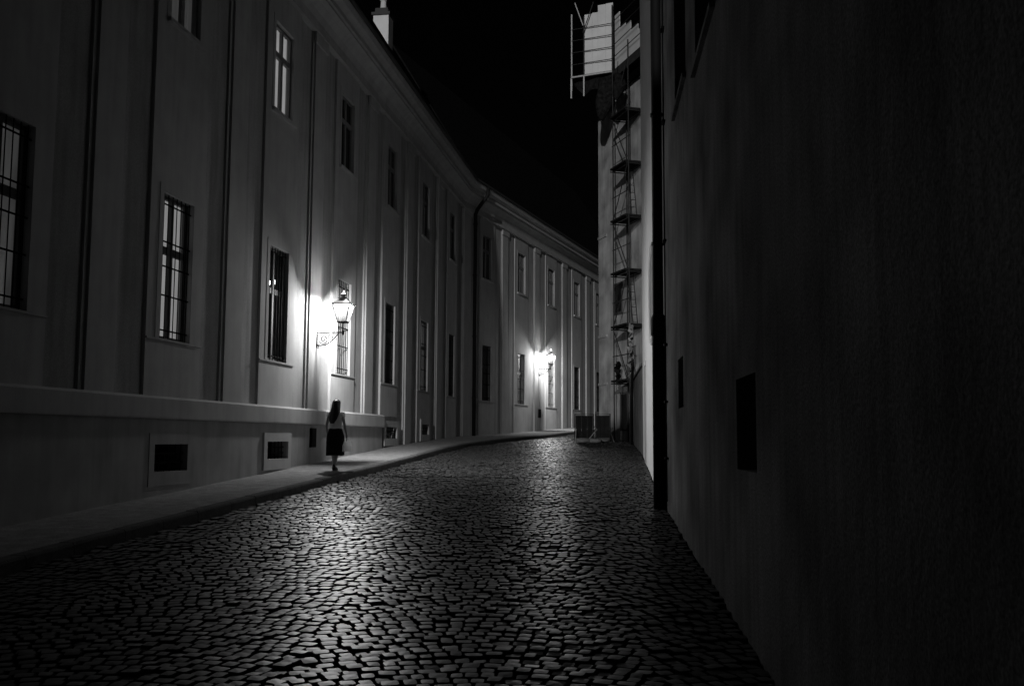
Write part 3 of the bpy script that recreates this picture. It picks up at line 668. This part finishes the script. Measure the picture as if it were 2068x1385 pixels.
# ------------------------------------------------------------------ wall lanterns
def lantern(label, root_loc, bearing):
    o = thing('wall_lantern', label, 'lantern', root_loc, math.pi / 2 - bearing, 'wall lanterns on the left facades')
    fn = lambda p: (p[0], -p[1], p[2])            # x along the wall, n out, z from the arm
    A = .64
    q = MB(fn); q.box(-.02, .02, .0, .012, -.36, .05); q.tube([(0, .01, 0), (0, A, 0)], .016, 8); q.tube([(0, .01, -.04), (0, A - .12, -.04)], .008, 6)
    q.tube([(0, .014, -.05), (0, .014, -.30)], .015, 6)
    arm = q.build('bracket_arm', M['iron'], o, True)
    def spiral(c, r0, r1, a0, a1, k=22): return [(0, c[0] + (r0 + (r1 - r0) * i / k) * math.cos(a0 + (a1 - a0) * i / k), c[1] + (r0 + (r1 - r0) * i / k) * math.sin(a0 + (a1 - a0) * i / k)) for i in range(k + 1)]
    q = MB(fn); q.tube([(0, .02, -.29), (0, .10, -.305), (0, .22, -.29), (0, .33, -.23), (0, .43, -.14), (0, .50, -.06), (0, .55, -.02)], .014, 6)
    q.tube(spiral((.17, -.16), .115, .02, math.radians(200), math.radians(200 + 560)), .011, 6)
    q.tube(spiral((.33, -.10), .07, .015, math.radians(20), math.radians(20 - 500)), .010, 6)
    q.tube(spiral((.045, -.335), .035, .012, math.radians(90), math.radians(90 + 400)), .011, 6)
    q.tube(spiral((.47, -.155), .03, .008, math.radians(90), math.radians(90 - 400)), .006, 6)
    q.build('scrollwork', M['iron'], o, True)
    q = MB(fn); q.tube([(0, A, -.06), (0, A, .02), (0, A, .05), (0, A, .2), (0, A, .235)], [.018, .022, .013, .010, .03], 8); q.build('stem', M['iron'], o, True)
    hb, ht, z0, z1 = .105, .205, .245, .645
    def sq(h, z): return [(-h, A - h, z), (h, A - h, z), (h, A + h, z), (-h, A + h, z)]
    b, t = sq(hb, z0), sq(ht, z1)
    for i in range(4):
        q = MB(fn); j_ = (i + 1) % 4; q.quad(b[i], b[j_], t[j_], t[i]); q.build('glass_pane', M[('backglass', 'lampglass', 'lampglass', 'dimglass')[i]], o)
        q = MB(fn); q.tube([b[i], t[i]], .012, 6); q.build('glazing_bar', M['iron'], o)
    for s_, nm2 in ((b, 'base_ring'), (t, 'top_ring')):
        q = MB(fn); e_ = .010
        h_ = abs(s_[0][0]); z_ = s_[0][2]
        q.box(-h_ - e_, h_ + e_, A - h_ - e_, A - h_ + e_, z_ - e_, z_ + e_); q.box(-h_ - e_, h_ + e_, A + h_ - e_, A + h_ + e_, z_ - e_, z_ + e_)
        q.box(-h_ - e_, -h_ + e_, A - h_ + e_, A + h_ - e_, z_ - e_, z_ + e_); q.box(h_ - e_, h_ + e_, A - h_ + e_, A + h_ - e_, z_ - e_, z_ + e_)
        q.build(nm2, M['iron'], o)
    q = MB(fn); q.box(-hb, hb, A - hb, A + hb, z0 - .022, z0 - .012); q.build('floor_plate', M['iron'], o)
    q = MB(fn); ca = [sq(ht + .035, z1 + .002), sq(ht + .03, z1 + .02), sq(.13, z1 + .10), sq(.065, z1 + .17), sq(.055, z1 + .18)]
    q.loft(ca); q.lathe([(.045, z1 + .18), (.045, z1 + .235), (.065, z1 + .24), (.06, z1 + .262), (.02, z1 + .285), (.012, z1 + .32), (.002, z1 + .335)], (0, A, 0), 12)
    q.build('cap', M['iron2'], o)
    q = MB(fn); q.lathe([(.018, z0), (.018, z0 + .16), (.030, z0 + .17), (.030, z0 + .19)], (0, A, 0), 8); q.tube([(0.05, A + .03, z0), (.06, A + .04, z0 + .3)], .006, 6); q.build('burner_post', M['iron'], o)
    q = MB(fn); q.lathe([(.010, z0 + .19), (.022, z0 + .21), (.022, z0 + .26), (.010, z0 + .28)], (0, A, 0), 10); q.build('mantle', M['flame'], o, True)
    l = bpy.data.lights.new('lantern_light', 'POINT'); l.energy = LAMP_W; l.shadow_soft_size = .085
    l2 = bpy.data.lights.new('added_wall_fill', 'POINT'); l2.energy = FILL_W; l2.shadow_soft_size = .016  # second light added above the cap to brighten the wall over the lantern
    lo = bpy.data.objects.new('added_wall_fill', l2); col.objects.link(lo); lo.parent = o; lo.location = (0, -A, z1 + .355)
    lo = bpy.data.objects.new('lantern_light', l); col.objects.link(lo); lo.parent = o; lo.location = (0, -A, z1 - .055)
    return o
M['iron2'] = mat('lantern_cap_metal', .30, .6, .3)
lantern('nearer glowing lantern on a scroll bracket, beside the barred window above the walking woman', (-8.065 + .14868 * 23.09 + .03, 23.09, 2.43), B1)
lantern('farther glowing lantern on a scroll bracket, on the far facade beyond the black downpipe', (1.327 + .03, 49.49, 3.43), B2)
def ebox(label, s, n, z0, z1, o0, bear, w=.32):
    o = thing('meter_box', label, 'box', o0, math.pi / 2 - bear, 'narrow dark boxes on the wall under the lanterns')
    fn = lambda p: (p[0], -p[1], p[2])
    q = MB(fn); q.box(-w / 2, w / 2, n, n + .05, z0, z1); q.build('box_case', M['iron'], o)
    q = MB(fn); q.box(-w / 2 + .02, w / 2 - .02, n + .05, n + .058, z0 + .02, z1 - .02); q.build('door', M['iron'], o)
    q = MB(fn); q.tube([(-.02, n - .0, z1), (-.02, n + .012 - .05, z1 + .4), (-.02, n - .04, 2.2 if bear == B1 else z1 + 1.9)], .009, 6); q.build('conduit', M['plaster'], o)
ebox('narrow dark meter box on the plinth under the nearer lantern, left of the woman', 0, .052, -.25, .19, (-8.065 + .14868 * 22.88, 22.88, 0), B1)
ebox('narrow dark meter box on the far facade under the farther lantern', 0, .052, .98, 1.41, (1.333, 49.51, 0), B2)

# chandelier seen through the window left of the lantern
ch = thing('chandelier', 'small lit chandelier glowing behind the barred window left of the nearer lantern', 'chandelier', (-5.42, 22.45, 3.42))
q = MB(); q.tube([(0, 0, .0), (0, 0, 1.1)], .008, 6); q.lathe([(.02, -.1), (.05, 0), (.02, .1)], seg=8); q.build('stem', M['iron'], ch)
for i in range(8):
    a = 2 * math.pi * i / 8; x_, y_ = .20 * math.cos(a), .20 * math.sin(a)
    q = MB(); q.tube([(0, 0, 0), (x_ * .6, y_ * .6, -.08), (x_, y_, .02)], .006, 5); ar = q.build('arm', M['iron'], ch)
    q = MB(); q.lathe([(.006, .02), (.034, .05), (.030, .09), (.005, .13)], (x_, y_, 0), 8); q.build('bulb', M['bulb'], ar, True)

# ------------------------------------------------------------------ barrier and bags at the foot of the scaffolded house
def barrier(label, p, rz, wd):
    o = thing('barrier', label, 'barrier', p, rz, 'site barriers at the foot of the scaffold')
    q = MB()
    q.tube([(0, 0, .05), (0, 0, 1.05), (wd, 0, 1.05), (wd, 0, .05)], .022, 6); q.build('barrier_frame', M['steel'], o)
    for i in range(3):
        q = MB(); a = .03 + (wd - .06) * i / 3; q.box(a + .005, a + (wd - .06) / 3 - .005, -.012, .012, .18, 1.0); q.build('panel', M['board_dark'], o)
    q = MB(); q.tube([(.05, 0, .5), (-.12, -.45, .02)], .02, 6); q.build('strut', M['galv'], o)
    q = MB(); q.tube([(wd - .05, 0, .5), (wd - .1, .45, .02)], .02, 6); q.build('strut', M['galv'], o)
    return o
b1 = barrier('dark panelled site barrier at the end of the kerb with a pale board on top', (2.33, 36.4, R(36.4)), math.radians(12), .72)
q = MB(); q.box(.0, .20, -.03, .03, 1.06, 1.12); q.build('top_board', M['board'], b1)
barrier('dark panelled site barrier nearer the tall house, turned side-on to the first one', (3.12, 36.6, R(36.6)), math.radians(-38), .62)
def bag(label, x, y, a, s=1.0):
    q = MB(); rings = []
    for k in range(9):
        t = k / 8; r_ = .15 * math.sin(math.pi * (t * .86 + .07)) ** .45
        rings.append([(x_, y_, z_) for x_, y_, z_ in [((t - .5) * .5 * s, r_ * s * math.cos(b) * (1 + .12 * math.sin(3 * b + k)), .085 * s + r_ * .55 * s * math.sin(b)) for b in [2 * math.pi * i / 12 for i in range(12)]]])
    q.loft(rings); o = q.build('sandbag', M['sand'], None, True); o.location = (x, y, R(y)); o.rotation_euler = (0, 0, a)
    tag(o, label, 'sandbag', 'pale sandbags round the barriers')
bag('pale sandbag under the strut at the left foot of the barrier', 2.62, 35.95, .3, 1.1)
bag('pale sandbag in the gap in front of the side-on barrier', 3.0, 36.0, -.4, 1.1)
bag('pale sandbag farthest right, against the tall house', 3.42, 36.5, .6, 1.0)
# crumpled sheeting on the low wall
def crumple(label, loc, sx, sz, seed, m='sheet'):
    r_ = random.Random(seed); q = MB(); nx, nz = 9, 12; vs = []
    for k in range(nz):
        for i in range(nx): vs.append(((i / (nx - 1) - .5) * sx + r_.uniform(-.05, .05), r_.uniform(-.09, .09), -k / (nz - 1) * sz + r_.uniform(-.05, .05)))
    q.add(vs, [(k * nx + i, k * nx + i + 1, (k + 1) * nx + i + 1, (k + 1) * nx + i) for k in range(nz - 1) for i in range(nx - 1)])
    o = q.build('plastic_sheet', M[m], None); o.location = loc; o.rotation_euler = (0, 0, math.radians(75)); tag(o, label, 'sheet', 'torn sheeting round the scaffold foot')
crumple('torn pale sheeting dangling over the coping of the low wall', (4.15, 34.2, 3.2), .9, 1.0, 3)
crumple('torn pale sheeting caught higher up between the low wall and scaffold', (4.28, 35.2, 4.05), .55, 1.2, 5)
crumple('small dark rag of sheeting tied to the lowest scaffold deck', (4.05, 37.6, 2.9), .8, .7, 9, 'net')

# ------------------------------------------------------------------ unseen house added behind the viewpoint to block the sun lamp low down
hb_ = thing('sun_blocker_house', 'tall plain unseen house added behind the viewpoint to block the low sun lamp', 'building', (-5, -34, 0))
q = MB(); q.box(-22, 22, -8, 0, -7, 15.2); q.build('wall', M['plinth'], hb_)
q = MB(); q.add([(-22, .4, 15.2), (22, .4, 15.2), (22, -4, 17.3), (-22, -4, 17.3), (-22, -8.4, 15.2), (22, -8.4, 15.2)], [(0, 1, 2, 3), (3, 2, 5, 4), (0, 3, 4), (1, 5, 2), (0, 4, 5, 1)]); q.build('roof', M['roof'], hb_)

# ------------------------------------------------------------------ the walking woman, seen from behind
HSC = 1.48 / 1.66
per = thing('person', 'woman walking away on the pavement, long dark hair, pale top, black knee-length skirt', 'person', (-3.72, 20.9, P(20.9) + .003), -B1)
per.scale = (HSC, HSC, HSC)
def skin_mesh(verts, edges, radii, root, name, m, sub=2):
    me_ = bpy.data.meshes.new(name); me_.from_pydata(verts, edges, []); ob = bpy.data.objects.new(name, me_); col.objects.link(ob)
    md = ob.modifiers.new('s', 'SKIN'); md.use_smooth_shade = True
    for i, r_ in enumerate(radii):
        rr = r_ if isinstance(r_, tuple) else (r_, r_); me_.skin_vertices[0].data[i].radius = rr
        me_.skin_vertices[0].data[i].use_root = (i == root)
    s2 = ob.modifiers.new('u', 'SUBSURF'); s2.levels = sub; s2.render_levels = sub
    dg = bpy.context.evaluated_depsgraph_get(); nm = bpy.data.meshes.new_from_object(ob.evaluated_get(dg)); nm.materials.clear(); nm.materials.append(m)
    nm.polygons.foreach_set('use_smooth', [True] * len(nm.polygons))
    bpy.data.objects.remove(ob); bpy.data.meshes.remove(me_); nm.name = name; return nm
# +y = walking direction, x = her right
Vt, Ed, Ra, nm_ = [], [], [], {}
def J(n_, p, r_, par=None):
    nm_[n_] = len(Vt); Vt.append(p); Ra.append(r_)
    if par: Ed.append((nm_[par], nm_[n_]))
J('pel', (0, 0, .92), (.135, .10)); J('sp1', (0, .0, 1.02), (.115, .085), 'pel'); J('sp2', (0, -.005, 1.16), (.125, .09), 'sp1'); J('sp3', (0, 0, 1.28), (.13, .085), 'sp2')
J('nk', (0, .005, 1.385), (.055, .05), 'sp3'); J('hd0', (0, .015, 1.45), (.05, .055), 'nk'); J('hd1', (0, .03, 1.52), (.072, .085), 'hd0'); J('hd2', (0, .025, 1.59), (.068, .08), 'hd1')
for s_, nme in ((-1, 'l'), (1, 'r')):
    J('sh' + nme, (s_ * .155, 0, 1.33), .048, 'sp3')
    if s_ < 0: el, wr = (-.215, -.015, 1.07), (-.21, .05, .84)
    else: el, wr = (.235, -.04, 1.07), (.275, .01, .84)
    mid = tuple((a + b) / 2 for a, b in zip((s_ * .155, 0, 1.33), el))
    J('ua' + nme, mid, .041, 'sh' + nme); J('el' + nme, el, .033, 'ua' + nme)
    J('fa' + nme, tuple((a * .65 + b * .35) for a, b in zip(el, wr)), .032, 'el' + nme); J('wr' + nme, wr, .021, 'fa' + nme)
    J('pm' + nme, (wr[0] + s_ * .004, wr[1] + .012, wr[2] - .065), (.018, .032), 'wr' + nme)
    for k in range(4):
        fx = wr[0] + s_ * .002; fy = wr[1] + .036 - .018 * k
        ln = (.062, .072, .066, .05)[k]
        J('k%d%s' % (k, nme), (fx, fy, wr[2] - .098), .0085, 'pm' + nme); J('m%d%s' % (k, nme), (fx - s_ * .008, fy, wr[2] - .098 - ln * .55), .0078, 'k%d%s' % (k, nme)); J('t%d%s' % (k, nme), (fx - s_ * .026, fy, wr[2] - .098 - ln * .85), .007, 'm%d%s' % (k, nme))
    J('th0' + nme, (wr[0] - s_ * .006, wr[1] + .045, wr[2] - .05), .011, 'pm' + nme); J('th1' + nme, (wr[0] - s_ * .014, wr[1] + .062, wr[2] - .088), .0085, 'th0' + nme)
    hip = (s_ * .085, 0, .86)
    if s_ < 0: kn, an, to = (-.058, .06, .48), (-.034, .05, .085), (-.04, .19, .03)
    else: kn, an, to = (.055, .02, .47), (.026, -.10, .085), (.032, .03, .03)
    J('hp' + nme, hip, .088, 'pel'); J('tg' + nme, tuple((a + b) / 2 for a, b in zip(hip, kn)), .074, 'hp' + nme); J('kn' + nme, kn, .052, 'tg' + nme)
    J('cf' + nme, (kn[0] * .7 + an[0] * .3, kn[1] * .7 + an[1] * .3 - .02, kn[2] * .7 + an[2] * .3), .053, 'kn' + nme)
    J('lc' + nme, tuple(a * .3 + b * .7 for a, b in zip(kn, an)), .036, 'cf' + nme); J('an' + nme, an, .028, 'lc' + nme)
    J('ft' + nme, ((an[0] + to[0]) / 2, (an[1] + to[1]) / 2 + .01, .045), (.032, .026), 'an' + nme); J('to' + nme, to, (.034, .018), 'ft' + nme)
body = link('body', skin_mesh(Vt, Ed, Ra, 0, 'body', M['skin']), per)
# shoes
for s_, nme in ((-1, 'l'), (1, 'r')):
    a = Vt[nm_['an' + nme]]; t_ = Vt[nm_['to' + nme]]
    q = MB(); rings = []
    for k in range(9):
        t = k / 8; y_ = a[1] - .065 + t * (t_[1] + .05 - a[1] + .065); hwid = .045 * (math.sin(math.pi * (.12 + .80 * t)) ** .5); h = .085 * (1 - t) ** .8 + .035
        base_z = (.035 if s_ > 0 else 0) * (1 - t)
        rings.append([(a[0] + (t_[0] - a[0]) * t + hwid * math.cos(b), y_, max(.0, base_z + h / 2 + h / 2 * math.sin(b))) for b in [2 * math.pi * i / 12 for i in range(12)]])
    q.loft(rings); q.build('shoe', M['shoe'], per, True)
# skirt
q = MB(); rings = []
for k in range(12):
    t = k / 11; z_ = 1.00 - t * .64
    rx = .150 + .060 * min(1, t * 3.2) + .012 * t; ry = .105 + .05 * min(1, t * 3) + .03 * t; rx -= .02 * max(0, t - .5)
    rings.append([(rx * math.cos(a) * (1 + .035 * t * math.sin(7 * a + 1) + .02 * t * math.sin(11 * a)) + .004, ry * math.sin(a) * (1 + .05 * t * math.sin(5 * a)) - .005 * t, z_ + .012 * t * math.sin(3 * a)) for a in [2 * math.pi * i / 48 for i in range(48)]])
q.loft(rings); q.build('skirt', M['skirt'], per, True)
# top with short sleeves
q = MB(); rings = []
prof = [(.985, .155, .118), (1.03, .140, .108), (1.10, .140, .106), (1.17, .148, .112), (1.24, .158, .114), (1.30, .166, .105), (1.345, .150, .088), (1.375, .095, .068), (1.39, .065, .060)]
for z_, rx, ry in prof: rings.append([(rx * math.cos(a) * (1 + .015 * math.sin(9 * a + z_ * 30)), ry * math.sin(a) * (1 + .02 * math.sin(6 * a + z_ * 25)), z_ + .004 * math.sin(5 * a)) for a in [2 * math.pi * i / 36 for i in range(36)]])
q.loft(rings, False)
q.v = [(p[0] * 1.13, p[1] * 1.05, p[2]) for p in q.v]
for s_, nme in ((-1, 'l'), (1, 'r')):
    a = Vector(Vt[nm_['sh' + nme]]); b = Vector(Vt[nm_['ua' + nme]]); a2 = a + Vector((-s_ * .03, 0, .0))
    q.tube([a2, a + Vector((s_ * .012, 0, .0)), a.lerp(b, .55)], [.062, .066, .060], 14)
mt_ = M['blouse'] = bpy.data.materials.new('thin_pale_blouse'); mt_.use_nodes = True; t_ = mt_.node_tree; t_.nodes.clear()
o_ = t_.nodes.new('ShaderNodeOutputMaterial'); a_ = t_.nodes.new('ShaderNodeBsdfDiffuse'); b_ = t_.nodes.new('ShaderNodeBsdfTranslucent'); m_ = t_.nodes.new('ShaderNodeMixShader'); m_.inputs[0].default_value = .40
a_.inputs[0].default_value = b_.inputs[0].default_value = (.80, .80, .80, 1); t_.links.new(a_.outputs[0], m_.inputs[1]); t_.links.new(b_.outputs[0], m_.inputs[2]); t_.links.new(m_.outputs[0], o_.inputs[0])
q.build('top', M['blouse'], per, True)
# hair: long, falling to the shoulder blades, drawn slightly to the left
q = MB(); rings = []
hp = [(1.668, .02, .03, .02, 0), (1.655, .055, .065, .02, 0), (1.62, .088, .10, .02, 0), (1.57, .102, .112, .012, 0), (1.50, .105, .108, -.003, 0), (1.44, .112, .088, -.03, -.002), (1.38, .125, .066, -.055, -.008), (1.31, .130, .05, -.082, -.02), (1.24, .115, .042, -.098, -.035), (1.17, .085, .034, -.104, -.045), (1.11, .045, .022, -.104, -.05)]
for z_, rx, ry, oy, ox in hp: rings.append([(ox + rx * math.cos(a) * (1 + .05 * math.sin(8 * a + z_ * 9)), oy + ry * math.sin(a) * (1 + .06 * math.sin(9 * a + z_ * 7)), z_ + (.012 * math.sin(6 * a) if z_ < 1.3 else 0)) for a in [2 * math.pi * i / 40 for i in range(40)]])
q.loft(rings[::-1]); hr = q.build('hair', M['hair'], per, True)
# pale strip added as a highlight over the crown of the head
q = MB(); pts = [(.100 * math.cos(a), .035 + .0 * math.sin(a), 1.575 + .103 * math.sin(a)) for a in [math.pi * i / 16 for i in range(17)]]
q.tube(pts, .012, 6); q.build('crown_highlight', M['bag'], per, True)
# face details on the far side of the head
q = MB()
q.lathe([(.004, -.012), (.012, 0), (.004, .012)], (0, .128, 1.515), 8); q.build('nose', M['skin'], per)
for s_ in (-1, 1):
    q = MB(); q.lathe([(.002, -.012), (.013, 0), (.002, .012)], (s_ * .03, .112, 1.54), 8); q.build('eye', M['bag'], per)
    q = MB(); q.lathe([(.004, -.03), (.014, -.01), (.016, .012), (.004, .03)], (s_ * .082, .03, 1.525), 8); q.build('ear', M['skin'], per)
q = MB(); q.tube([(-.022, .112, 1.478), (0, .122, 1.476), (.022, .112, 1.478)], .006, 6); q.build('mouth', M['darkwood'], per)
# bag held in the right hand
mb_ = M['bag_paper'] = bpy.data.materials.new('white_paper'); mb_.use_nodes = True; t_ = mb_.node_tree; t_.nodes.clear()
o_ = t_.nodes.new('ShaderNodeOutputMaterial'); a_ = t_.nodes.new('ShaderNodeBsdfDiffuse'); b_ = t_.nodes.new('ShaderNodeBsdfTranslucent'); m_ = t_.nodes.new('ShaderNodeMixShader'); m_.inputs[0].default_value = .35
a_.inputs[0].default_value = b_.inputs[0].default_value = (.85, .85, .85, 1); t_.links.new(a_.outputs[0], m_.inputs[1]); t_.links.new(b_.outputs[0], m_.inputs[2]); t_.links.new(m_.outputs[0], o_.inputs[0])
wrp = Vector(Vt[nm_['wrr']]) * HSC
rot = Matrix.Rotation(-B1, 3, 'Z')
bl = Vector((-3.72, 20.9, P(20.9))) + rot @ Vector((wrp.x + .02, wrp.y, wrp.z - .105))
bgo = thing('paper_bag', 'flat white paper bag held in the right hand of the walking woman', 'bag', bl, -B1 + math.radians(-22))
q = MB(); q.loft([[(-.045, -.11, -.24), (.02, -.11, -.24), (.02, .11, -.24), (-.045, .11, -.24)], [(-.03, -.125, -.12), (.015, -.125, -.12), (.015, .125, -.12), (-.03, .125, -.12)], [(-.008, -.10, -.03), (.008, -.10, -.03), (.008, .10, -.03), (-.008, .10, -.03)]]); q.build('bag_body', M['bag_paper'], bgo)
q = MB(); q.tube([(0, -.06, -.03), (0, -.045, .02), (0, 0, .045), (0, .045, .02), (0, .06, -.03)], .005, 6); q.build('handle', M['bag'], bgo)
